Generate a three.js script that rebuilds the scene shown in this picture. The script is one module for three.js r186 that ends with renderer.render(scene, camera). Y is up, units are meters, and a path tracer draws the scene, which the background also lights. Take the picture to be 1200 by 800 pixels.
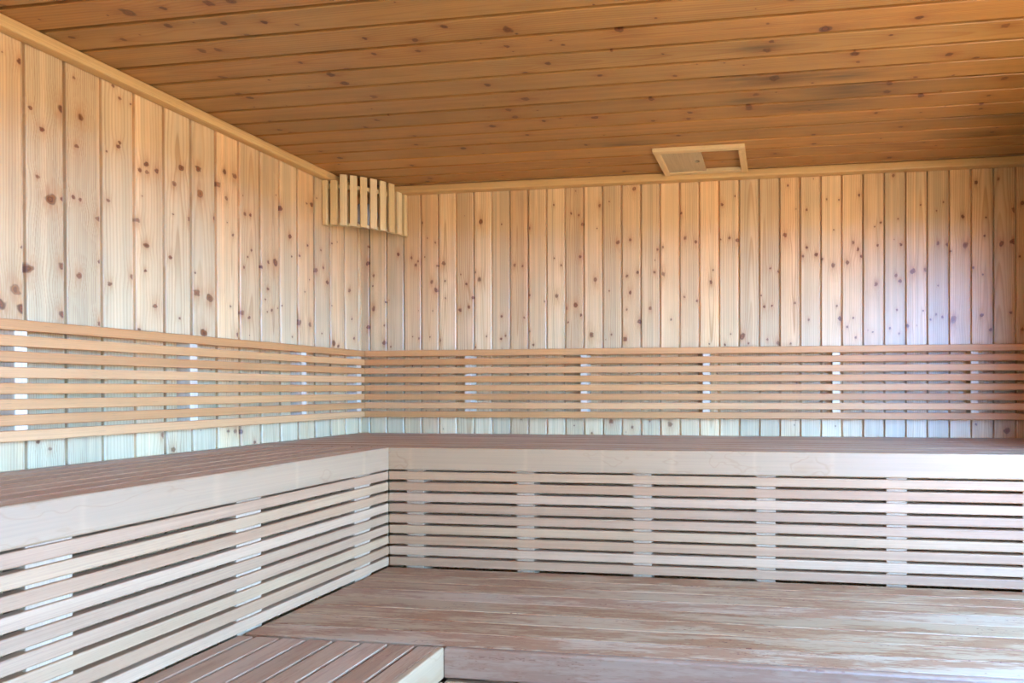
import * as THREE from 'three';
import { RectAreaLightUniformsLib } from 'three/addons/lights/RectAreaLightUniformsLib.js';
import { mergeGeometries } from 'three/addons/utils/BufferGeometryUtils.js';

// ------------------------------------------------------------------ camera, sky, lights, exposure
const scene = new THREE.Scene();
const renderer = new THREE.WebGLRenderer({ antialias: true });
renderer.toneMapping = THREE.LinearToneMapping;
renderer.toneMappingExposure = 1.35;
renderer.shadowMap.enabled = true;

const LENS = { f: 679.13, cx: 822.67, cy: 457.59, yaw: 0.12538, pitch: 0.004478, roll: -0.0020068 };
const EYE = new THREE.Vector3(2.138, 1.1275, 2.7744);
const camera = new THREE.PerspectiveCamera(2 * Math.atan(400 / LENS.f) * 180 / Math.PI, 1.5, 0.02, 200);
let RIGHT, UPV, BACK;
{
  const { yaw, pitch, roll } = LENS;
  const right = new THREE.Vector3(Math.cos(yaw), 0, -Math.sin(yaw)), up = new THREE.Vector3(0, 1, 0), back = new THREE.Vector3(Math.sin(yaw), 0, Math.cos(yaw));
  const up1 = up.clone().multiplyScalar(Math.cos(pitch)).addScaledVector(back, -Math.sin(pitch));
  const back1 = up.clone().multiplyScalar(Math.sin(pitch)).addScaledVector(back, Math.cos(pitch));
  RIGHT = right.clone().multiplyScalar(Math.cos(roll)).addScaledVector(up1, Math.sin(roll));
  UPV = right.clone().multiplyScalar(-Math.sin(roll)).addScaledVector(up1, Math.cos(roll));
  BACK = back1;
  camera.quaternion.setFromRotationMatrix(new THREE.Matrix4().makeBasis(RIGHT, UPV, BACK));
  camera.position.copy(EYE);
  // the photograph is a crop of a wider view: the lens axis is right of and below the middle of the frame
  camera.setViewOffset(1200, 800, 600 - LENS.cx, 400 - LENS.cy, 1200, 800);
}
scene.add(camera);

// daylight: clear blue sky seen through the window in the right wall; the sun stands behind the house and only
// reaches the pale ground outside, which throws warm light up through the window
const SKY = [0.5, 0.98, 1.95], SKY_LEVEL = 21;
{ // clear sky: brightest and palest at the horizon all round, deeper blue overhead
  const w = 64, h = 128, d = new Float32Array(w * h * 4);
  for (let j = 0; j < h; j++) {
    const e = Math.max(0, ((j + 0.5) / h - 0.5) * 180), k = Math.exp(-e / 16);
    const c = [0.17 + 0.28 * k, 0.48 + 0.655 * k, 1.38 + 1.54 * k];
    for (let i = 0; i < w; i++) { const at = (j * w + i) * 4; for (let n = 0; n < 3; n++) d[at + n] = c[n] * SKY_LEVEL; d[at + 3] = 1; }
  }
  const t = new THREE.DataTexture(d, w, h, THREE.RGBAFormat, THREE.FloatType);
  t.mapping = THREE.EquirectangularReflectionMapping; t.magFilter = THREE.LinearFilter; t.needsUpdate = true;
  scene.background = t;
}
const sun = new THREE.DirectionalLight(new THREE.Color().setRGB(1, 0.92, 0.62), 36);
sun.position.set(2, 14, -10); sun.target.position.set(4, 0, 2); sun.castShadow = true;
Object.assign(sun.shadow.camera, { left: -12, right: 12, top: 12, bottom: -12, near: 1, far: 40 });
scene.add(sun, sun.target);

// room in metres: x from the left wall, y from the floor, z from the back wall towards the camera
const ROOM = { x: 3.3, y: 2.155, z: 5.3 };
const WIN = { z0: 0.86, z1: 5.0, y0: 0.46, y1: 1.9 };
RectAreaLightUniformsLib.init();
{
  const at = (name, w, h, p, to) => { // each window's daylight, slanting down from the sky
    const l = new THREE.RectAreaLight(new THREE.Color().setRGB(...SKY), 1.5, w, h);
    l.name = name; l.position.set(...p); l.lookAt(...to); scene.add(l);
  };
  const y = (WIN.y0 + WIN.y1) / 2, z = (WIN.z0 + WIN.z1) / 2;
  at('window_daylight', WIN.z1 - WIN.z0 - 0.1, WIN.y1 - WIN.y0 - 0.1, [ROOM.x + 0.03, y, z], [ROOM.x - 1, y - 0.4, z]);
}
// ------------------------------------------------------------------ helpers
function rng(seed) { let a = seed >>> 0; return () => { a = (a + 0x6D2B79F5) >>> 0; let t = a; t = Math.imul(t ^ (t >>> 15), t | 1); t ^= t + Math.imul(t ^ (t >>> 7), t | 61); return ((t ^ (t >>> 14)) >>> 0) / 4294967296; }; }
const PERM = new Uint8Array(512);
{ const r = rng(7), p = [...Array(256).keys()]; for (let i = 255; i > 0; i--) { const j = Math.floor(r() * (i + 1)); [p[i], p[j]] = [p[j], p[i]]; } for (let i = 0; i < 512; i++) PERM[i] = p[i & 255]; }
function vnoise(x, y) { // value noise, -1..1
  const xi = Math.floor(x), yi = Math.floor(y), fx = x - xi, fy = y - yi;
  const u = fx * fx * (3 - 2 * fx), v = fy * fy * (3 - 2 * fy), X = xi & 255, Y = yi & 255;
  const a = PERM[PERM[X] + Y], b = PERM[PERM[(X + 1) & 255] + Y], c = PERM[PERM[X] + ((Y + 1) & 255)], d = PERM[PERM[(X + 1) & 255] + ((Y + 1) & 255)];
  return ((a + (b - a) * u) * (1 - v) + (c + (d - c) * u) * v) / 127.5 - 1;
}
const fbm = (x, y, n = 3) => { let s = 0, a = 0.5, t = 0; for (let i = 0; i < n; i++) { s += a * vnoise(x, y); t += a; a *= 0.5; x = x * 2 + 17.3; y = y * 2 + 5.1; } return s / t; };
const sm = (a, b, x) => { const t = Math.min(1, Math.max(0, (x - a) / (b - a))); return t * t * (3 - 2 * t); };
const clamp = (x, a = 0, b = 1) => Math.min(b, Math.max(a, x));

// a photo pixel's ray met with the plane axis = value
function hit(px, py, axis, value) {
  const d = new THREE.Vector3().addScaledVector(RIGHT, (px - LENS.cx) / LENS.f).addScaledVector(UPV, -(py - LENS.cy) / LENS.f).addScaledVector(BACK, -1);
  const t = (value - EYE.getComponent(axis)) / d.getComponent(axis);
  return EYE.clone().addScaledVector(d, t);
}

const taken = {};
const numbered = (n) => { const k = taken[n] = (taken[n] ?? -1) + 1; return k ? `${n}_${String(k).padStart(3, '0')}` : n; };
function thing(name, label, category, base, group) {
  const g = new THREE.Group(); g.name = numbered(name); g.position.set(...base); scene.add(g);
  g.userData = { label, category }; if (group) g.userData.group = group;
  return g;
}
function struct(name, base = [0, 0, 0], label) {
  const g = new THREE.Group(); g.name = name; g.position.set(...base); scene.add(g);
  g.userData = { kind: 'structure' }; if (label) g.userData.label = label;
  return g;
}
// geometry is given in room coordinates; a part is stored relative to its thing
function part(parent, name, geo, mat, label) {
  let p = parent, off = new THREE.Vector3();
  while (p && p !== scene) { off.add(p.position); p = p.parent; }
  geo.translate(-off.x, -off.y, -off.z);
  const m = new THREE.Mesh(geo, mat); m.name = name; m.castShadow = m.receiveShadow = true;
  if (label) m.userData.label = label;
  parent.add(m); return m;
}

// a prism: closed profile (a across, b outwards), swept along c from c0 to c1; axes maps (a, b, c) to room axes
function prism(profile, c0, c1, place, uv) {
  const n = profile.length, P = [], U = [];
  const put = (a, b, c) => { P.push(...place(a, b, c)); U.push(...uv(a, b, c)); };
  let area = 0; for (let i = 0; i < n; i++) { const [x0, y0] = profile[i], [x1, y1] = profile[(i + 1) % n]; area += x0 * y1 - x1 * y0; }
  const o = new THREE.Vector3(...place(0, 0, 0)), e = [[1, 0, 0], [0, 1, 0], [0, 0, 1]].map((v) => new THREE.Vector3(...place(...v)).sub(o));
  const flip = (e[0].clone().cross(e[1]).dot(e[2]) > 0) !== (area > 0);
  const tri = (A, B, C) => { if (flip) [B, C] = [C, B]; put(...A); put(...B); put(...C); };
  for (let i = 0; i < n; i++) {
    const p = profile[i], q = profile[(i + 1) % n];
    tri([...p, c0], [...q, c0], [...q, c1]); tri([...p, c0], [...q, c1], [...p, c1]);
  }
  const pts = profile.map((p) => new THREE.Vector2(...p)), faces = THREE.ShapeUtils.triangulateShape(pts, []);
  for (let [i, j, k] of faces) {
    const ar = (pts[j].x - pts[i].x) * (pts[k].y - pts[i].y) - (pts[k].x - pts[i].x) * (pts[j].y - pts[i].y);
    if ((ar > 0) !== (area > 0)) [j, k] = [k, j];
    tri([...profile[i], c1], [...profile[j], c1], [...profile[k], c1]);
    tri([...profile[i], c0], [...profile[k], c0], [...profile[j], c0]);
  }
  const g = new THREE.BufferGeometry();
  g.setAttribute('position', new THREE.Float32BufferAttribute(P, 3));
  g.setAttribute('uv', new THREE.Float32BufferAttribute(U, 2));
  g.computeVertexNormals();
  return g;
}
const TILE = { across: 0.25, along: 1.6 }; // size in metres of one repeat of the plain wood textures
let barSeed = rng(99);
// a bar with rounded long edges, grain along axis 'x' | 'y' | 'z'
function bar(axis, x0, x1, y0, y1, z0, z1, r = 0.003, uvAt) {
  const lo = [x0, y0, z0], hi = [x1, y1, z1], c = 'xyz'.indexOf(axis), a = (c + 1) % 3, b = (c + 2) % 3;
  const A0 = lo[a], A1 = hi[a], B0 = lo[b], B1 = hi[b], k = r * 0.3, prof = [];
  for (const [ca, cb, s] of [[A0, B0, 0], [A1, B0, 1], [A1, B1, 2], [A0, B1, 3]]) {
    const sa = ca === A0 ? 1 : -1, sb = cb === B0 ? 1 : -1;
    const p = [[ca, cb + sb * r], [ca + sa * k, cb + sb * k], [ca + sa * r, cb]];
    if (s % 2) p.reverse(); prof.push(...p);
  }
  const ou = barSeed(), ov = barSeed();
  const place = (A, B, C) => { const o = [0, 0, 0]; o[a] = A; o[b] = B; o[c] = C; return o; };
  const uv = uvAt || ((A, B, C) => [ou + (A - A0 + B - B0) / TILE.across, ov + (C - lo[c]) / TILE.along]);
  return prism(prof, lo[c], hi[c], place, uv);
}

// ------------------------------------------------------------------ knots read off the photograph: [x, y, radius in mm] in enlarged crops of it
const KNOTS = {
  back: [
    [420, 220, 4.21, [603, 167, 8, 707, 180, 3, 310, 174, 5, 380, 270, 4, 340, 248, 3, 420, 373, 8, 388, 384, 4, 327, 341, 3, 295, 362, 4, 283, 380, 6, 262, 345, 5, 197, 328, 6, 45, 373, 7, 50, 290, 4, 75, 433, 5, 5, 490, 5, 362, 464, 6, 383, 503, 8, 505, 427, 3, 573, 416, 4, 598, 452, 8, 533, 474, 5, 565, 541, 6, 545, 588, 6, 502, 602, 7, 770, 382, 6, 810, 386, 5, 840, 200, 6, 75, 596, 8, 134, 563, 4, 47, 688, 7, 128, 678, 4, 707, 634, 5, 818, 640, 4, 726, 729, 4, 704, 744, 5, 299, 742, 4, 398, 752, 6, 127, 765, 8, 160, 783, 4, 5, 765, 5, 632, 732, 3, 575, 785, 4, 353, 735, 3]],
    [480, 210, 4, [890, 124, 6, 936, 104, 3, 1052, 45, 7, 815, 210, 6, 793, 168, 4, 757, 160, 4, 800, 362, 6, 711, 403, 4, 678, 370, 3, 870, 470, 7, 690, 547, 7, 778, 590, 9, 803, 636, 5, 732, 604, 6, 852, 729, 9, 946, 727, 4, 1010, 748, 8, 1034, 284, 5, 976, 296, 8, 1019, 453, 5, 1034, 530, 6, 1018, 610, 4, 1075, 665, 7, 1069, 434, 5, 936, 523, 3, 562, 543, 4, 633, 572, 3, 676, 120, 4, 560, 712, 4, 580, 775, 5]],
    [740, 200, 3.81, [12, 81, 7, 222, 190, 5, 462, 113, 3, 405, 151, 5, 698, 66, 4, 782, 174, 4, 686, 287, 8, 474, 308, 8, 437, 300, 5, 240, 300, 6, 287, 317, 6, 140, 341, 4, 116, 351, 4, 783, 342, 5, 825, 374, 7, 765, 381, 5, 103, 452, 5, 143, 461, 7, 657, 449, 4, 620, 436, 4, 365, 443, 3, 292, 580, 4, 236, 563, 4, 84, 613, 6, 34, 672, 7, 177, 664, 4, 729, 590, 5, 627, 602, 4, 593, 606, 5, 495, 738, 10, 655, 768, 7, 417, 776, 4, 443, 728, 3, 711, 770, 4, 791, 664, 4, 607, 752, 4, 348, 772, 3, 523, 770, 4, 355, 497, 6, 27, 455, 5]],
    [960, 190, 3.6375, [316, 57, 6, 170, 140, 4, 84, 160, 3, 32, 158, 3, 62, 288, 3, 262, 257, 4, 237, 275, 3, 336, 241, 3, 432, 182, 3, 530, 170, 3, 500, 206, 3, 669, 86, 6, 764, 72, 5, 834, 204, 8, 866, 174, 7, 612, 232, 6, 623, 353, 9, 507, 345, 6, 548, 350, 6, 705, 313, 4, 827, 338, 10, 777, 347, 8, 855, 401, 4, 145, 342, 5, 166, 371, 6, 183, 400, 5, 120, 427, 7, 249, 354, 4, 348, 351, 5, 60, 440, 7, 398, 465, 10, 457, 458, 7, 327, 482, 5, 345, 506, 6, 243, 520, 7, 13, 412, 4, 657, 449, 4, 697, 478, 3, 507, 525, 3, 572, 670, 10, 498, 648, 4, 525, 659, 4, 693, 651, 6, 732, 712, 6, 90, 665, 8, 75, 612, 4, 145, 663, 4, 119, 701, 4, 156, 746, 4, 377, 697, 5, 331, 629, 4, 301, 707, 4, 341, 730, 4, 817, 640, 5, 866, 712, 6, 228, 723, 3, 443, 632, 3]],
    [640, 390, 5, [380, 518, 9, 727, 533, 9, 505, 552, 5, 268, 585, 4]],
    [1020, 495, 6.667, [1066, 62, 10, 825, 12, 4]],
  ],
  left: [
    [220, 150, 3.077, [38, 148, 9, 45, 237, 9, 133, 158, 6, 168, 174, 8, 110, 203, 7, 139, 253, 5, 99, 326, 5, 206, 310, 5, 226, 314, 5, 335, 289, 7, 447, 275, 8, 368, 390, 7, 163, 385, 4, 230, 440, 4, 216, 464, 3, 203, 502, 4, 263, 500, 5, 316, 484, 9, 290, 483, 5, 32, 594, 10, 80, 613, 11, 57, 739, 10, 27, 521, 3, 195, 665, 8, 222, 683, 5, 184, 745, 6, 154, 642, 3, 289, 580, 5, 280, 617, 3, 303, 656, 5, 287, 662, 3, 340, 640, 3, 403, 460, 4, 432, 423, 4, 402, 700, 9, 440, 708, 8, 463, 512, 7, 489, 503, 5, 503, 555, 7, 520, 416, 4, 583, 585, 7, 520, 640, 3, 527, 775, 9, 543, 785, 6, 377, 752, 3, 484, 740, 3, 600, 758, 5, 480, 440, 4, 10, 330, 6, 423, 590, 3, 592, 688, 4]],
    [0, 20, 2.162, [128, 461, 11, 158, 461, 5, 186, 456, 4, 203, 462, 4, 77, 229, 4, 106, 284, 5, 158, 233, 8, 204, 254, 6, 194, 327, 5, 95, 404, 4, 252, 511, 8, 70, 635, 10, 38, 690, 11, 2, 727, 10, 56, 738, 9, 200, 655, 6, 157, 630, 8, 160, 752, 8, 60, 583, 3, 257, 620, 4, 278, 675, 5, 258, 777, 6, 50, 113, 5, 274, 464, 4]],
    [0, 60, 2.354, [380, 466, 6, 404, 312, 6, 405, 333, 5, 432, 330, 6, 385, 328, 5, 500, 322, 8, 480, 366, 6, 366, 622, 6, 404, 535, 7, 401, 605, 4, 470, 568, 5, 428, 703, 6, 384, 767, 4, 326, 262, 5, 330, 252, 4, 312, 96, 4, 330, 130, 4]],
    [180, 490, 6.667, [153, 242, 7, 585, 98, 5, 640, 98, 6, 683, 102, 6, 790, 185, 5, 85, 130, 8]],
    [0, 440, 6.667, [298, 515, 4, 390, 571, 4]],
  ],
  ceiling: [
    [60, 0, 4, [335, 42, 12, 515, 30, 6, 735, 12, 9, 720, 52, 7, 785, 73, 7, 632, 75, 6, 840, 3, 8, 297, 161, 6, 642, 176, 7, 865, 143, 6, 1020, 118, 6, 730, 250, 9, 800, 242, 7, 705, 303, 9, 770, 380, 9, 160, 205, 5, 1005, 498, 7, 1035, 575, 7, 1048, 595, 6, 935, 518, 6]],
    [280, 0, 3.637, [705, 125, 6, 911, 154, 6, 540, 165, 5, 372, 228, 6, 620, 266, 5, 800, 250, 5, 285, 281, 5, 410, 325, 9, 457, 362, 9, 545, 389, 8, 118, 453, 6, 487, 507, 5, 610, 526, 6, 704, 547, 5, 738, 604, 6, 312, 625, 5, 430, 672, 9, 710, 687, 7, 775, 755, 7, 825, 765, 8]],
    [500, 0, 3, [271, 84, 10, 433, 33, 7, 475, 150, 4, 305, 203, 8, 292, 175, 5, 430, 228, 7, 220, 304, 7, 345, 345, 9, 287, 385, 8, 312, 410, 8, 618, 281, 6, 705, 170, 8, 865, 243, 5, 677, 236, 3, 365, 485, 6, 605, 435, 9, 803, 383, 7, 785, 400, 5, 911, 392, 6, 930, 412, 7, 1135, 400, 9, 840, 513, 7, 893, 497, 6, 240, 450, 8, 430, 445, 6, 150, 537, 9, 555, 502, 6, 685, 588, 7]],
    [820, 0, 3.158, [335, 27, 10, 468, 61, 11, 817, 49, 7, 248, 168, 8, 266, 197, 6, 560, 242, 8, 925, 190, 8, 1053, 154, 8, 1106, 128, 8, 275, 315, 13, 697, 320, 8, 686, 349, 7, 1108, 314, 8, 208, 372, 8, 183, 428, 9, 797, 392, 9, 643, 440, 6, 745, 463, 7, 423, 470, 6, 424, 513, 6, 707, 570, 8, 278, 563, 6, 1009, 428, 6, 1032, 411, 5, 1083, 485, 6, 697, 156, 4, 813, 247, 5, 913, 294, 4, 1060, 362, 5, 590, 210, 5]],
  ],
};
// grey soot marks on the ceiling boards: photo x, y, half length and half width in metres
const SOOT = [[905, 100, 0.22, 0.05], [960, 127, 0.26, 0.05], [997, 108, 0.18, 0.06], [985, 92, 0.12, 0.03], [880, 112, 0.1, 0.03], [735, 163, 0.14, 0.03], [890, 57, 0.08, 0.02], [1160, 150, 0.2, 0.05]];

// ------------------------------------------------------------------ pine boards: texture sheets of 16 boards side by side
const PITCH = 0.096, CPITCH = 0.0991, CSEAM = 1.354, BX0 = 0.0474, LZ0 = 0.0199;
const SHEET_W = 1024, SHEET_H = 2048, COLS = 16;
const columns = []; // { length, width, knots: [[across, along, radius]], soot }
const colAt = (kind, k) => columns.find((c) => c.kind === kind && c.k === k);
for (let k = -1; k <= 33; k++) columns.push({ kind: 'back', k, length: 2.2, width: PITCH, knots: [], soot: [] });
while (columns.length % COLS) columns.push({ kind: 'back', k: 100 + columns.length, length: 2.2, width: PITCH, knots: [], soot: [] });
for (let k = -1; k <= 30; k++) columns.push({ kind: 'left', k, length: 2.2, width: PITCH, knots: [], soot: [] });
for (let k = 0; k < 16; k++) columns.push({ kind: 'ceiling', k, length: 3.3, width: CPITCH, knots: [], soot: [] });
for (const kind of ['back', 'left', 'ceiling']) for (const [ox, oy, s, list] of KNOTS[kind]) for (let i = 0; i < list.length; i += 3) {
  const px = ox + list[i] / s, py = oy + list[i + 1] / s;
  const p = hit(px, py, kind === 'back' ? 2 : kind === 'left' ? 0 : 1, kind === 'ceiling' ? ROOM.y : 0);
  const [a, c, a0, w] = kind === 'back' ? [p.x, p.y, BX0, PITCH] : kind === 'left' ? [p.z, p.y, LZ0, PITCH] : [CSEAM + 2 * CPITCH - p.z, p.x, 0, CPITCH];
  const k = Math.floor((a - a0) / w), col = colAt(kind, k);
  if (col) col.knots.push([clamp(a - a0 - k * w, 0.006, w - 0.006), c, list[i + 2] / (kind === 'ceiling' ? 850 : 900)]);
}
for (const [px, py, hl, hw] of SOOT) {
  const p = hit(px, py, 1, ROOM.y);
  for (const c of columns) if (c.kind === 'ceiling') { const mid = CSEAM + 2 * CPITCH - (c.k + 0.5) * CPITCH; if (Math.abs(mid - p.z) < hw + 0.05) c.soot.push([CSEAM + 2 * CPITCH - c.k * CPITCH - p.z, p.x, hl, hw]); }
}
columns.forEach((c, i) => { // small knots where the photograph shows nothing readable or nothing at all
  const r = rng(1000 + i * 13);
  const own = c.knots.length, extra = own ? 5 : 10;
  for (let n = 0; n < extra; n++) {
    const y = r() * c.length, x = 0.008 + r() * (c.width - 0.016), s = (own ? 1.5 + r() * 2.5 : 2 + r() * r() * 9) / 1000;
    if (own && c.kind !== 'ceiling' && y > 1.33 && n > 2) continue;
    if (c.knots.every(([a, b, q]) => Math.abs(b - y) > 0.05 || Math.abs(a - x) > 0.02)) c.knots.push([x, y, s]);
  }
});

const SAP = [229, 187, 127], LATE = [201, 146, 86], HALO = [184, 122, 68], KNOT = [106, 55, 20];
function pineSheets() {
  const out = [];
  for (let s = 0; s * COLS < columns.length; s++) {
    const col8 = new Uint8Array(SHEET_W * SHEET_H * 4), bmp8 = new Uint8Array(SHEET_W * SHEET_H * 4), cw = SHEET_W / COLS;
    for (let ci = 0; ci < COLS; ci++) {
      const c = columns[s * COLS + ci]; if (!c) continue;
      const r = rng(500 + (s * COLS + ci) * 31), W = c.width, H = c.length, seed = (s * COLS + ci) * 9.7;
      const spacing = 0.0045 + r() * 0.006, flat = r() < 0.55, xc = flat ? W * (0.25 + r() * 0.5) : -0.05 - r() * 0.15, yc = r() * H, slope = 0.012 + r() * 0.02;
      const tone = 0.93 + r() * 0.12, warm = (r() - 0.5) * 0.08, lateAmp = 0.4 + r() * 0.5;
      const kn = c.knots.map(([x, y, q]) => ({ x, y, q, e: 1 + r() * 0.35, t: (r() - 0.5) * 0.7, dark: 0.65 + r() * 0.35, seed: r() * 50 }));
      for (let j = 0; j < SHEET_H; j++) {
        const y = (j + 0.5) / SHEET_H * H, near = [];
        for (const k of kn) if (Math.abs(k.y - y) < k.q * 9 + 0.01) near.push(k);
        const drift = 0.006 * vnoise(y * 1.3 + seed, seed) + 0.002 * vnoise(y * 5 + seed, 3.3);
        for (let i = 0; i < cw; i++) {
          const x = (i + 0.5) / cw * W;
          let xx = x + drift + 0.0012 * vnoise(x * 60 + seed, y * 9), halo = 0, core = 0, rim = 0, lump = 0, inner = 0;
          for (const k of near) {
            const dx = x - k.x + (y - k.y) * k.t * 0.15, dy = (y - k.y) / k.e, q = k.q;
            const g = Math.exp(-(dx * dx) / (2 * (2.2 * q) ** 2) - (dy * dy) / (2 * (3.4 * q) ** 2));
            xx += dx * 0.55 * g;
            const d = Math.hypot(dx, dy) / q + 0.32 * vnoise(dx / q * 1.3 + k.seed, dy / q * 1.3);
            const dh = Math.hypot(dx, dy * 0.55) / q, h = Math.exp(-Math.max(0, dh - 0.8) * 0.75); halo = Math.max(halo, h * clamp(q / 0.006, 0.5, 1) * (0.6 + 0.4 * vnoise(x * 300, y * 40)));
            const cr = (1 - sm(0.55, 1.3, d)) * k.dark; if (cr > core) { core = cr; inner = 0.5 + 0.5 * Math.sin(d * 9 + k.seed); }
            rim = Math.max(rim, Math.exp(-(((d - 1) / 0.16) ** 2)));
            lump += Math.exp(-d * d * 0.35) * 0.5;
          }
          const g = (flat ? Math.hypot(xx - xc, slope * (y - yc)) : xx - xc) / spacing + 0.25 * vnoise(y * 2.2, seed);
          const t = g - Math.floor(g), wid = vnoise(Math.floor(g) * 3.7 + seed, 1.5);
          const late = sm(0.35, 0.88, t) * (1 - sm(0.9, 1, t)) * lateAmp * (0.75 + 0.45 * wid);
          const streak = 0.022 * vnoise(x * 1100 + seed, y * 5) + 0.02 * vnoise(x * 260 + seed, y * 1.6) + 0.05 * vnoise(x * 70 + seed, y * 0.5) + 0.02 * vnoise(x * 14, y * 11 + seed);
          const m = tone * (1 + streak);
          let soot = 0;
          for (const [sx, sy, hl, hw] of c.soot) { const e = ((x - sx) / hw) ** 2 + ((y - sy) / hl) ** 2; soot = Math.max(soot, Math.exp(-e * 1.3) * clamp(0.75 + 0.6 * fbm(x * 90, y * 9 + seed, 3))); }
          const at = ((j * SHEET_W) + ci * cw + i) * 4;
          for (let ch = 0; ch < 3; ch++) {
            let v = SAP[ch] + (LATE[ch] - SAP[ch]) * late;
            v *= m * (1 + (ch === 0 ? warm : ch === 2 ? -warm : 0) * 0.6);
            v += (HALO[ch] - v) * halo * 0.8;
            v += (KNOT[ch] * (0.85 + 0.5 * inner * (1 - rim)) - v) * core * 0.9;
            v *= 1 - 0.3 * rim * core;
            v += ([96, 84, 70][ch] - v) * soot * 0.65;
            col8[at + ch] = clamp(v, 0, 255);
          }
          col8[at + 3] = 255;
          const hgt = clamp(0.5 - 0.16 * late + 0.3 * lump + 0.12 * vnoise(x * 25 + seed, y * 7) - 0.15 * core + 0.04 * vnoise(x * 900, y * 20));
          bmp8[at] = bmp8[at + 1] = bmp8[at + 2] = hgt * 255; bmp8[at + 3] = 255;
        }
      }
    }
    const mk = (d, srgb) => { const t = new THREE.DataTexture(d, SHEET_W, SHEET_H); if (srgb) t.colorSpace = THREE.SRGBColorSpace; t.magFilter = THREE.LinearFilter; t.minFilter = THREE.LinearMipmapLinearFilter; t.generateMipmaps = true; t.needsUpdate = true; return t; };
    out.push([mk(col8, true), mk(bmp8, false)]);
  }
  return out;
}
const SHEETS = pineSheets();
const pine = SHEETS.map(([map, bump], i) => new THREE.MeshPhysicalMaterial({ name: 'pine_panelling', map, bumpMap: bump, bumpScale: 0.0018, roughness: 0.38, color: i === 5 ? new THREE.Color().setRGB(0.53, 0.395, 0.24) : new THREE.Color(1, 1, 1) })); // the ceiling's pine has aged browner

// ------------------------------------------------------------------ plain woods
function texture(w, h, fn, srgb = true) {
  const d = new Uint8Array(w * h * 4), o = [0, 0, 0];
  for (let j = 0; j < h; j++) for (let i = 0; i < w; i++) { fn(i / w, j / h, o); const at = (j * w + i) * 4; d[at] = clamp(o[0], 0, 255); d[at + 1] = clamp(o[1], 0, 255); d[at + 2] = clamp(o[2], 0, 255); d[at + 3] = 255; }
  const t = new THREE.DataTexture(d, w, h); if (srgb) t.colorSpace = THREE.SRGBColorSpace; t.wrapS = t.wrapT = THREE.RepeatWrapping; t.magFilter = THREE.LinearFilter; t.minFilter = THREE.LinearMipmapLinearFilter; t.generateMipmaps = true; t.needsUpdate = true; return t;
}
// noise that repeats over the tile, finer across the grain than along it
const per = (u, v, nu, nv, s = 0) => { // nu, nv whole numbers
  const x = u * nu, y = v * nv, xi = Math.floor(x), yi = Math.floor(y), fx = x - xi, fy = y - yi, a = fx * fx * (3 - 2 * fx), b = fy * fy * (3 - 2 * fy);
  const q = (i, j) => PERM[(PERM[(((i % nu) + nu) % nu + s) & 255] + (((j % nv) + nv) % nv)) & 255];
  return ((q(xi, yi) * (1 - a) + q(xi + 1, yi) * a) * (1 - b) + (q(xi, yi + 1) * (1 - a) + q(xi + 1, yi + 1) * a) * b) / 127.5 - 1;
};
const grain = texture(512, 1024, (u, v, o) => { // fine even grain of the slats, near white so that the material's colour tints it
  const f = 0.5 * per(u, v, 240, 14) + 0.5 * per(u, v, 90, 5, 31) + 0.5 * per(u, v, 24, 3, 77) + 0.35 * per(u, v, 8, 10, 12);
  const pore = per(u, v, 250, 60, 5) > 0.72 ? 1 : 0, k = 242 + 12 * f - 14 * pore;
  o[0] = k; o[1] = k - 3 + 3 * f; o[2] = k - 7 + 6 * f;
});
const stained = texture(512, 1024, (u, v, o) => { // pale fascia boards with tide marks of dried water
  const f = 0.5 * per(u, v, 240, 14) + 0.5 * per(u, v, 60, 4, 31) + 0.4 * per(u, v, 10, 3, 77);
  const n = per(u, v, 3, 9, 9) + 0.5 * per(u, v, 7, 21, 40) + 0.25 * per(u, v, 19, 60, 3), ring = Math.exp(-(((n - 0.42) / 0.06) ** 2)) * sm(-0.1, 0.4, per(u, v, 2, 6, 60)), inside = sm(0.42, 0.9, n);
  const ring2 = Math.exp(-(((n + 0.5) / 0.05) ** 2)) * sm(0.0, 0.5, per(u, v, 2, 5, 160));
  let drip = 0; for (const [at, w] of [[0.12, 0.005], [0.31, 0.004], [0.47, 0.007], [0.66, 0.004], [0.83, 0.006]]) drip += Math.exp(-(((v - at + 0.006 * per(u, v, 3, 4, 8)) / w) ** 2));
  const k = 240 + 8 * f + 9 * drip, st = 0.42 * ring + 0.3 * ring2 + 0.3 * inside;
  o[0] = k - 24 * st; o[1] = k - 2 - 44 * st; o[2] = k - 6 - 70 * st;
});
function worn(seed, amount) { // bench boards: pale grey bleached skin broken by patches and streaks of the browner wood below
  return texture(512, 2048, (u, v, o) => {
    const f = 0.5 * per(u, v, 250, 40, seed) + 0.5 * per(u, v, 110, 9, seed + 31) + 0.4 * per(u, v, 40, 5, seed + 7);
    const big = per(u, v, 5, 5, seed + 101) * 0.7 + per(u, v, 12, 13, seed + 55) * 0.5;
    const n = 0.75 * big + 0.4 * per(u, v, 22, 14, seed + 3) + 0.4 * per(u, v, 50, 40, seed + 9) + 0.3 * per(u, v, 120, 90, seed + 19) + 0.2 * per(u, v, 240, 200, seed + 29);
    const bare = sm(-0.35, 0.45, n) * amount, edge = Math.exp(-(((n - 0.38) / 0.07) ** 2)) * amount * sm(-0.2, 0.5, per(u, v, 30, 30, seed + 44)), speck = sm(0.72, 0.85, per(u, v, 130, 170, seed + 2) * 0.6 + per(u, v, 16, 9, seed + 3) * 0.5) * amount;
    const k = 8 * f;
    o[0] = 234 + k - 30 * bare - 26 * edge - 60 * speck; o[1] = 232 + k - 56 * bare - 44 * edge - 92 * speck; o[2] = 232 + k - 72 * bare - 62 * edge - 112 * speck;
  });
}
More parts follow.
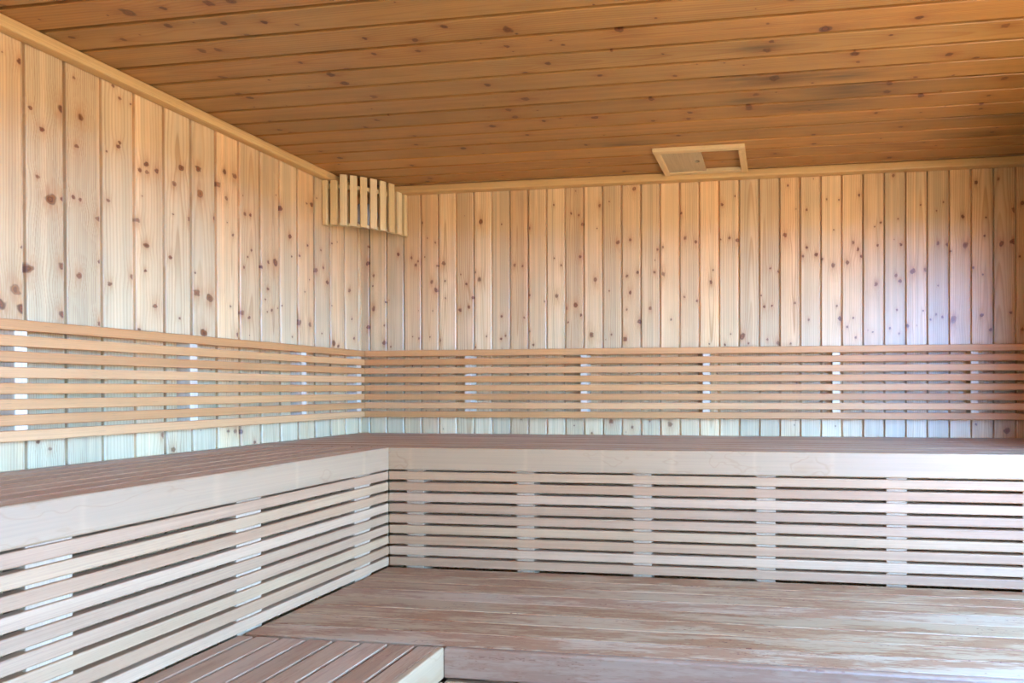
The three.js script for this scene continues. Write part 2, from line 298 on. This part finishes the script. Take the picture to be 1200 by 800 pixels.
const wornHeavy = worn(11, 1), wornLight = worn(52, 0.45);
const paint = ([r, g, b]) => new THREE.Color().setRGB(r / 255, g / 255, b / 255, THREE.SRGBColorSpace);
const wood = (name, map, colors, o = {}) => colors.map((c) => new THREE.MeshPhysicalMaterial({ name, map, color: paint(c), roughness: 0.55, bumpMap: map, bumpScale: 0.0003, ...o }));
const M = {
  backrest: wood('backrest_wood', grain, [[219, 150, 82], [213, 142, 74], [223, 156, 90], [210, 140, 74]]),
  riser: wood('riser_wood', grain, [[188, 132, 80], [181, 123, 73], [195, 139, 89], [178, 123, 75], [184, 127, 78]], { roughness: 0.6 }),
  fascia: wood('fascia_wood', stained, [[186, 137, 88], [181, 132, 85]], { roughness: 0.5 }),
  top: wood('weathered_bench_wood', wornLight, [[204, 161, 115], [195, 152, 107], [209, 168, 123]], { roughness: 0.42 }),
  step: wood('step_bench_wood', wornLight, [[192, 141, 93], [184, 133, 87], [198, 148, 101]], { roughness: 0.5 }),
  deck: wood('worn_platform_wood', wornHeavy, [[197, 150, 98], [190, 143, 92], [203, 158, 109], [193, 146, 95]], { roughness: 0.45 }),
  edge: wood('platform_edge_wood', wornLight, [[172, 124, 84]], { roughness: 0.5 }),
  trim: wood('trim_wood', grain, [[224, 178, 108]], { roughness: 0.45 }),
  lamp: wood('lamp_guard_wood', grain, [[236, 203, 138], [230, 194, 126], [238, 207, 146]], { roughness: 0.5 }),
  vent: wood('vent_wood', grain, [[230, 194, 132]], { roughness: 0.5 }),
  panel: wood('vent_panel_wood', grain, [[200, 172, 124]], { roughness: 0.55 }),
  support: wood('support_wood', grain, [[190, 146, 100]], { roughness: 0.6 }),
  batten: wood('batten_wood', grain, [[232, 205, 165]], { roughness: 0.6 }),
  core: [new THREE.MeshStandardMaterial({ name: 'wall_backing', color: '#8a6238', roughness: 0.9 })],
  concrete: [new THREE.MeshStandardMaterial({ name: 'floor_tile_brown', color: '#7a5238', roughness: 0.7 })],
};
const pick = (list, i) => list[i % list.length];

// ------------------------------------------------------------------ room shell
const box = (x0, x1, y0, y1, z0, z1) => new THREE.BoxGeometry(x1 - x0, y1 - y0, z1 - z0).translate((x0 + x1) / 2, (y0 + y1) / 2, (z0 + z1) / 2);
// board profile: face between two chamfered edges, tongue showing in the groove; w wide starting at a0
function boardProfile(a0, a1, cutL, cutR, G = 0.0045) {
  const C = 0.002, D = 0.012, T = 0.015, p = [[a0, -T], [a1, -T]];
  if (cutR) p.push([a1, 0]); else p.push([a1, -D], [a1 - G, -D], [a1 - G, -C], [a1 - G - C, 0]);
  if (cutL) p.push([a0, 0]); else p.push([a0 + G + C, 0], [a0 + G, -C], [a0 + G, -D], [a0, -D]);
  return p;
}
function panelBoard(parent, col, a0, full, lo, hi, c0, c1, place) { // board from a0, full wide, clipped to lo..hi
  const L = Math.max(a0, lo), R = Math.min(a0 + full, hi); if (R - L < 0.012) return;
  const idx = columns.indexOf(col), sheet = Math.floor(idx / COLS), ci = idx % COLS;
  const uv = (a, b, c) => [(ci + clamp((a - a0) / full, 0.012, 0.988)) / COLS, clamp(c / col.length, 0.001, 0.999)];
  part(parent, 'board', prism(boardProfile(L, R, L > a0, R < a0 + full, col.kind === 'ceiling' ? 0.0058 : 0.0045), c0, c1, place, uv), pine[sheet]);
}
const T = 0.015, CORE = 0.12;
{
  const floor = struct('floor', [0, 0, 0]);
  part(floor, 'floor_slab', box(-T - CORE, ROOM.x + T + CORE, -0.1, 0, -T - CORE, ROOM.z + T + CORE), M.concrete[0]);

  const back = struct('wall_back', [0, 0, 0], 'knotty pine tongue-and-groove boarding behind the back bench');
  part(back, 'wall_core', box(-T - CORE, ROOM.x + T + CORE, 0, ROOM.y + 0.1, -T - CORE, -T), M.core[0]);
  for (let k = -1; k <= 33; k++) panelBoard(back, colAt('back', k), BX0 + k * PITCH, PITCH, 0, ROOM.x, 0, ROOM.y, (a, b, c) => [a, c, b]);

  const left = struct('wall_left', [0, 0, 0], 'knotty pine boarding behind the side bench');
  part(left, 'wall_core', box(-T - CORE, -T, 0, ROOM.y + 0.1, -T, ROOM.z + T), M.core[0]);
  for (let k = -1; k <= 55; k++) panelBoard(left, colAt('left', k <= 30 ? k : k - 26), LZ0 + k * PITCH, PITCH, 0, ROOM.z, 0, ROOM.y, (a, b, c) => [b, c, a]);

  const opening = (w, a0, b0, full, end, col, place) => { // one board of a wall with a window from a0 to b0
    const p0 = full, p1 = full + PITCH, spans = p1 <= a0 || p0 >= b0 ? [[p0, p1, 0, ROOM.y]] : [[p0, a0, 0, ROOM.y], [b0, p1, 0, ROOM.y], [Math.max(p0, a0), Math.min(p1, b0), 0, WIN.y0], [Math.max(p0, a0), Math.min(p1, b0), WIN.y1, ROOM.y]];
    for (const [a, b, c0, c1] of spans) if (b - a > 0.012) panelBoard(w, col, p0, PITCH, a, Math.min(b, end), c0, c1, place);
  };
  const front = struct('wall_front', [0, 0, 0]);
  part(front, 'wall_core', box(-T - CORE, ROOM.x + T + CORE, 0, ROOM.y + 0.1, ROOM.z + T, ROOM.z + T + CORE), M.core[0]);
  for (let k = 0; k < 35; k++) panelBoard(front, columns[(k * 7 + 3) % 32], k * PITCH, PITCH, 0, ROOM.x, 0, ROOM.y, (a, b, c) => [a, c, ROOM.z - b]);

  const right = struct('wall_right', [0, 0, 0]);
  const X0 = ROOM.x + T, X1 = ROOM.x + T + CORE;
  part(right, 'wall_core', mergeGeometries([box(X0, X1, 0, ROOM.y + 0.1, -T, WIN.z0), box(X0, X1, 0, ROOM.y + 0.1, WIN.z1, ROOM.z + T), box(X0, X1, 0, WIN.y0, WIN.z0, WIN.z1), box(X0, X1, WIN.y1, ROOM.y + 0.1, WIN.z0, WIN.z1)]), M.core[0]);
  for (let k = 0; k < 56; k++) opening(right, WIN.z0, WIN.z1, k * PITCH, ROOM.z, columns[(k * 5 + 1) % 32], (a, b, c) => [ROOM.x - b, c, a]);

  const ceiling = struct('ceiling', [0, 0, 0], 'brown pine boarded ceiling');
  part(ceiling, 'ceiling_core', box(-T - CORE, ROOM.x + T + CORE, ROOM.y + T, ROOM.y + T + CORE, -T - CORE, ROOM.z + T + CORE), M.core[0]);
  for (let k = 0; k < 16; k++) panelBoard(ceiling, colAt('ceiling', k), CSEAM + 2 * CPITCH - (k + 1) * CPITCH, CPITCH, 0, ROOM.z, 0, ROOM.x, (a, b, c) => [c, ROOM.y - b, a]);
  for (let k = 0; k < 39; k++) panelBoard(ceiling, colAt('ceiling', (k * 5 + 2) % 16), CSEAM + 2 * CPITCH + k * CPITCH, CPITCH, 0, ROOM.z, 0, ROOM.x, (a, b, c) => [c, ROOM.y - b, a]);

  // battens in the angle between walls and ceiling
  const y0 = 2.119, y1 = ROOM.y, t = 0.047;
  const tr = (name, g) => { const s = struct(name); part(s, 'batten', g, M.trim[0]); };
  tr('trim_1', bar('z', 0, t, y0, y1, t, ROOM.z, 0.006));
  tr('trim_2', bar('x', 0, ROOM.x, y0, y1, 0, t, 0.006));
  tr('trim_3', bar('z', ROOM.x - t, ROOM.x, y0, y1, t, ROOM.z, 0.006));

  // the windows that let the daylight in: a0..b0 along the wall, put(along, out, up)
  const fm = new THREE.MeshStandardMaterial({ name: 'window_frame_wood', color: '#d0a878', roughness: 0.5 }), glass = new THREE.MeshPhysicalMaterial({ name: 'window_glass', transmission: 1, thickness: 0, roughness: 0, ior: 1.5 });
  const makeWindow = (name, label, a0, b0, base, onX) => {
    const w = struct(name, base, label), f = 0.05, { y0: ya, y1: yb } = WIN;
    const frame = (a, b, c, d) => part(w, 'window_frame', onX ? box(ROOM.x + 0.03, ROOM.x + 0.1, c, d, a, b) : box(a, b, c, d, ROOM.z + 0.03, ROOM.z + 0.1), fm);
    frame(a0, a0 + f, ya, yb); frame(b0 - f, b0, ya, yb); frame(a0 + f, b0 - f, ya, ya + f); frame(a0 + f, b0 - f, yb - f, yb);
    const pane = new THREE.PlaneGeometry(b0 - a0 - 2 * f, yb - ya - 2 * f), m = (a0 + b0) / 2, y = (ya + yb) / 2;
    if (onX) pane.rotateY(-Math.PI / 2).translate(ROOM.x + 0.065, y, m); else pane.rotateY(Math.PI).translate(m, y, ROOM.z + 0.065);
    part(w, 'pane', pane, glass).castShadow = false;
  };
  makeWindow('window_1', 'wide window in the right wall', WIN.z0, WIN.z1, [ROOM.x, 0, 0], true);

  const ground = struct('ground', [0, 0, 0], 'ground outside the windows');
  part(ground, 'ground_surface', box(-40, 60, -0.4, -0.3, -40, 60), new THREE.MeshStandardMaterial({ name: 'outdoor_ground', color: paint([176, 128, 66]), roughness: 1 }));
}

// ------------------------------------------------------------------ benches
const HB = 0.9, HP = 0.436, XB = 0.648, ZB = 0.693, ZP = 1.333, XS = 1.262, E = 0.002;
const RP = 0.0417, RS = 0.0325; // riser slat pitch and height
let tick = 0;
{ // upper bench along the back wall
  const b = thing('sauna_bench', 'upper wooden bench along the back wall with a slatted riser below its fascia', 'bench', [1.65, 0, ZB]);
  const gaps = [0.012, 0.099, 0.184, 0.269, 0.354, 0.439, 0.524, 0.609, ZB - 0.02];
  for (let i = 0; i < gaps.length - 1; i++) part(b, 'seat_slat', bar('x', E, ROOM.x - E, HB - 0.028, HB - 0.0005, gaps[i] + (i ? 0.0045 : 0), gaps[i + 1] - (i === 7 ? 0.0005 : 0.0045), 0.003), pick(M.top, i));
  part(b, 'fascia', bar('x', XB, ROOM.x - E, 0.813, HB, ZB - 0.02, ZB, 0.005), M.fascia[0]);
  for (let i = 0; i < 9; i++) { const top = 0.8065 - i * RP; part(b, 'riser_slat', bar('x', XB, ROOM.x - E, top - RS, top, ZB - 0.033, ZB - 0.003, 0.0035), pick(M.riser, tick++)); }
  for (const x of [0.749, 1.198, 1.65, 2.104, 2.559, 3.01]) part(b, 'support', bar('y', x - 0.035, x + 0.035, 0.001, HB - 0.029, ZB - 0.07, ZB - 0.014, 0.002), M.support[0]);
}
{ // upper bench along the left wall
  const b = thing('sauna_bench', 'upper wooden bench along the left wall, its slats running into the corner', 'bench', [XB, 0, 2.4]);
  const gaps = [0.012, 0.054, 0.139, 0.224, 0.309, 0.394, 0.479, 0.564, XB - 0.02];
  for (let i = 0; i < gaps.length - 1; i++) part(b, 'seat_slat', bar('z', gaps[i] + (i ? 0.0045 : 0), gaps[i + 1] - (i === 7 ? 0.0005 : 0.0045), HB - 0.028, HB - 0.0005, ZB - 0.018, ROOM.z - E, 0.003), pick(M.top, i + 1));
  part(b, 'fascia', bar('z', XB - 0.02, XB, 0.8115, HB, ZB + 0.0005, ROOM.z - E, 0.005), M.fascia[1]);
  for (let i = 0; i < 9; i++) { const top = 0.8065 - i * RP; part(b, 'riser_slat', bar('z', XB - 0.033, XB - 0.003, top - RS, top, ZB - 0.002, ROOM.z - E, 0.0035), pick(M.riser, tick++)); }
  for (let z = 0.82; z < ROOM.z - 0.1; z += 0.4625) part(b, 'support', bar('y', XB - 0.07, XB - 0.014, 0.001, HB - 0.029, z - 0.04, z + 0.04, 0.002), M.support[0]);
}
{ // lower platform in front of the back bench
  const b = thing('sauna_platform', 'wide lower bench of worn close-laid boards below the back bench', 'bench', [1.98, 0, ZP]);
  const n = 8, w = (ZP - 0.022 - ZB) / n;
  for (let i = 0; i < n; i++) part(b, 'deck_board', bar('x', XB, ROOM.x - E, HP - 0.03, HP - 0.0005 - (i === 4 ? 0 : 0.0008), ZB + 0.001 + i * w, ZB + 0.001 + (i + 1) * w - 0.0012, 0.002), pick(M.deck, i * 3 + 1));
  part(b, 'fascia', bar('x', XS + 0.001, ROOM.x - E, 0.356, HP, ZP - 0.02, ZP, 0.006), M.edge[0]);
  for (let i = 0; i < 8; i++) { const top = 0.3465 - i * RP; part(b, 'riser_slat', bar('x', XS + 0.001, ROOM.x - E, top - RS, top, ZP - 0.023, ZP - 0.003, 0.0035), pick(M.riser, tick++)); }
  for (const x of [1.4, 1.85, 2.3, 2.75, 3.2]) part(b, 'support', bar('y', x - 0.035, x + 0.035, 0.001, HP - 0.031, ZP - 0.06, ZP - 0.0235, 0.002), M.support[0]);
}
{ // lower bench along the left bench
  const b = thing('sauna_bench', 'lower slatted bench with open gaps and a pale end fascia below the left bench', 'bench', [XS, 0, 2.7]);
  const gaps = [XB + 0.002, 0.7, 0.781, 0.862, 0.943, 1.024, 1.104, 1.183, XS - 0.02];
  for (let i = 0; i < gaps.length - 1; i++) part(b, 'seat_slat', bar('z', gaps[i] + (i ? 0.005 : 0), gaps[i + 1] - (i === 7 ? 0.0005 : 0.005), HP - 0.028, HP + 0.0035, ZP + 0.001, ROOM.z - E, 0.003), pick(M.step, i * 2 + 1));
  part(b, 'fascia', bar('z', XS - 0.02, XS, 0.356, HP + 0.004, ZP + 0.001, ROOM.z - E, 0.004), M.fascia[0]);
  for (let i = 0; i < 8; i++) { const top = 0.3465 - i * RP; part(b, 'riser_slat', bar('z', XS - 0.023, XS - 0.003, top - RS, top, ZP + 0.001, ROOM.z - E, 0.0035), pick(M.riser, tick++)); }
  for (let z = 1.5; z < ROOM.z - 0.1; z += 0.46) part(b, 'support', bar('y', XS - 0.06, XS - 0.0235, 0.001, HP - 0.029, z - 0.035, z + 0.035, 0.002), M.support[0]);
}

// ------------------------------------------------------------------ backrests
const BP = 0.04371, BS = 0.031, BT = 1.3205;
{
  const b = thing('backrest', 'slatted wooden backrest fixed to the back wall', 'backrest', [1.67, 0.98, 0]);
  for (let i = 0; i < 8; i++) part(b, 'slat', bar('x', 0.0705, ROOM.x - 0.01, BT - i * BP - BS, BT - i * BP, 0.046, 0.068, 0.003), pick(M.backrest, i * 3));
  for (const x of [0.62, 1.218, 1.815, 2.416, 3.021]) part(b, 'support', bar('y', x - 0.017, x + 0.017, 0.99, BT - 0.004, 0.0005, 0.057, 0.002), M.batten[0]);
}
{
  const b = thing('backrest', 'slatted wooden backrest fixed to the left wall', 'backrest', [0, 0.98, 2]);
  for (let i = 0; i < 8; i++) part(b, 'slat', bar('z', 0.046, 0.068, BT - i * BP - BS, BT - i * BP, 0.05 - (i > 0 && i < 7 ? 0 : 0.004), ROOM.z - 0.01, 0.003), pick(M.backrest, i * 3 + 1));
  for (const z of [0.09, 0.434, 0.928, 1.411, 1.9, 2.39, 2.88, 3.37, 3.86, 4.35, 4.84]) part(b, 'support', bar('y', 0.0005, 0.057, 0.99, BT - 0.004, z - 0.014, z + 0.014, 0.002), M.batten[0]);
}

// ------------------------------------------------------------------ corner lamp and its guard
{
  const g = thing('lamp_guard', 'curved corner lamp guard of ten upright pale slats under the ceiling', 'lamp shade', [0, 1.9, 0]);
  const R = 0.267;
  for (let i = 0; i < 10; i++) {
    const a = (3.6 + i * 9.2) * Math.PI / 180, w = i === 0 || i === 9 ? 0.022 : 0.03, top = i < 2 || i > 7 ? 2.117 : 2.147;
    const geo = bar('y', -w / 2, w / 2, 1.906, top, -0.018, 0, 0.003);
    geo.rotateY(a); geo.translate(R * Math.sin(a), 0, R * Math.cos(a));
    part(g, 'slat', geo, pick(M.lamp, i));
  }
  for (const [y0, y1] of [[1.907, 1.921], [2.085, 2.105]]) {
    const s = new THREE.Shape(), r0 = R - 0.03, r1 = R - 0.0185;
    s.absarc(0, 0, r1, 0.004, Math.PI / 2 - 0.004, false); s.absarc(0, 0, r0, Math.PI / 2 - 0.004, 0.004, true);
    const geo = new THREE.ExtrudeGeometry(s, { depth: y1 - y0, bevelEnabled: false, curveSegments: 24 });
    geo.rotateX(Math.PI / 2); geo.translate(0, y1, 0); // shape (x, y) lies on (x, z)
    part(g, 'hoop', geo, M.lamp[0]);
  }
  const l = thing('wall_lamp', 'small round glass lamp behind the corner guard slats', 'lamp', [0, 1.9, 0]);
  const c = [0.105, 2.0, 0.1], dir = new THREE.Vector3(1, 0, 0.95).normalize(), q = new THREE.Quaternion().setFromUnitVectors(new THREE.Vector3(0, 1, 0), dir);
  const lathe = (pts, at) => new THREE.LatheGeometry(pts.map(([x, y]) => new THREE.Vector2(x, y)), 32).applyQuaternion(q).translate(...at);
  const b0 = [c[0] - dir.x * 0.08, c[1], c[2] - dir.z * 0.08];
  part(l, 'socket', lathe([[0, 0], [0.05, 0], [0.052, 0.006], [0.05, 0.03], [0.044, 0.036], [0, 0.036]], b0), new THREE.MeshPhysicalMaterial({ name: 'glazed_porcelain', color: '#cfd2d0', roughness: 0.25 }));
  part(l, 'glass_globe', lathe([[0.036, 0.034], [0.05, 0.05], [0.056, 0.07], [0.055, 0.09], [0.046, 0.112], [0.028, 0.126], [0, 0.131]], b0), new THREE.MeshPhysicalMaterial({ name: 'opal_glass', color: '#cfd6d6', roughness: 0.08, clearcoat: 1, clearcoatRoughness: 0.03 }));
}

// ------------------------------------------------------------------ sliding vent on the ceiling
{
  const yb = 2.137, v = thing('ceiling_vent', 'wooden ceiling vent frame with a half-open greyish sliding panel', 'vent', [1.815, yb, 0.195]);
  const x0 = 1.618, x1 = 2.013, z0 = 0.052, z1 = 0.336, w = 0.03, yt = ROOM.y - 0.0005;
  part(v, 'frame_rail', bar('x', x0, x1, yb, yt, z1 - w, z1, 0.003), M.vent[0]);
  part(v, 'frame_rail', bar('x', x0 + w, x1 - w, yb, yt, z0, z0 + w, 0.003), M.vent[0]);
  part(v, 'frame_rail', bar('z', x0, x0 + w, yb, yt, z0, z1 - w, 0.003), M.vent[0]);
  part(v, 'frame_rail', bar('z', x1 - w, x1, yb, yt, z0, z1 - w, 0.003), M.vent[0]);
  const s = new THREE.Shape(), px0 = x0 + w, px1 = 1.822, pz0 = z0 + w, pz1 = z1 - w;
  s.moveTo(px0, pz0); s.lineTo(px1, pz0); s.lineTo(px1, pz1); s.lineTo(px0, pz1); s.closePath();
  const hole = new THREE.Path(); hole.absellipse(px1 - 0.028, 0.2, 0.012, 0.012, 0, Math.PI * 2, true); s.holes.push(hole);
  const geo = new THREE.ExtrudeGeometry(s, { depth: 0.008, bevelEnabled: false, curveSegments: 16 });
  geo.rotateX(Math.PI / 2); geo.translate(0, yb + 0.012, 0);
  const sp = part(v, 'sliding_panel', geo, M.panel[0], 'greyish sliding panel with a finger hole');
  part(sp, 'hole_bottom', new THREE.CylinderGeometry(0.0125, 0.0125, 0.003, 20).translate(px1 - 0.028, yb + 0.0125, 0.2), new THREE.MeshStandardMaterial({ name: 'dark_bored_wood', color: '#3a2414', roughness: 0.9 }));
}

renderer.render(scene, camera);
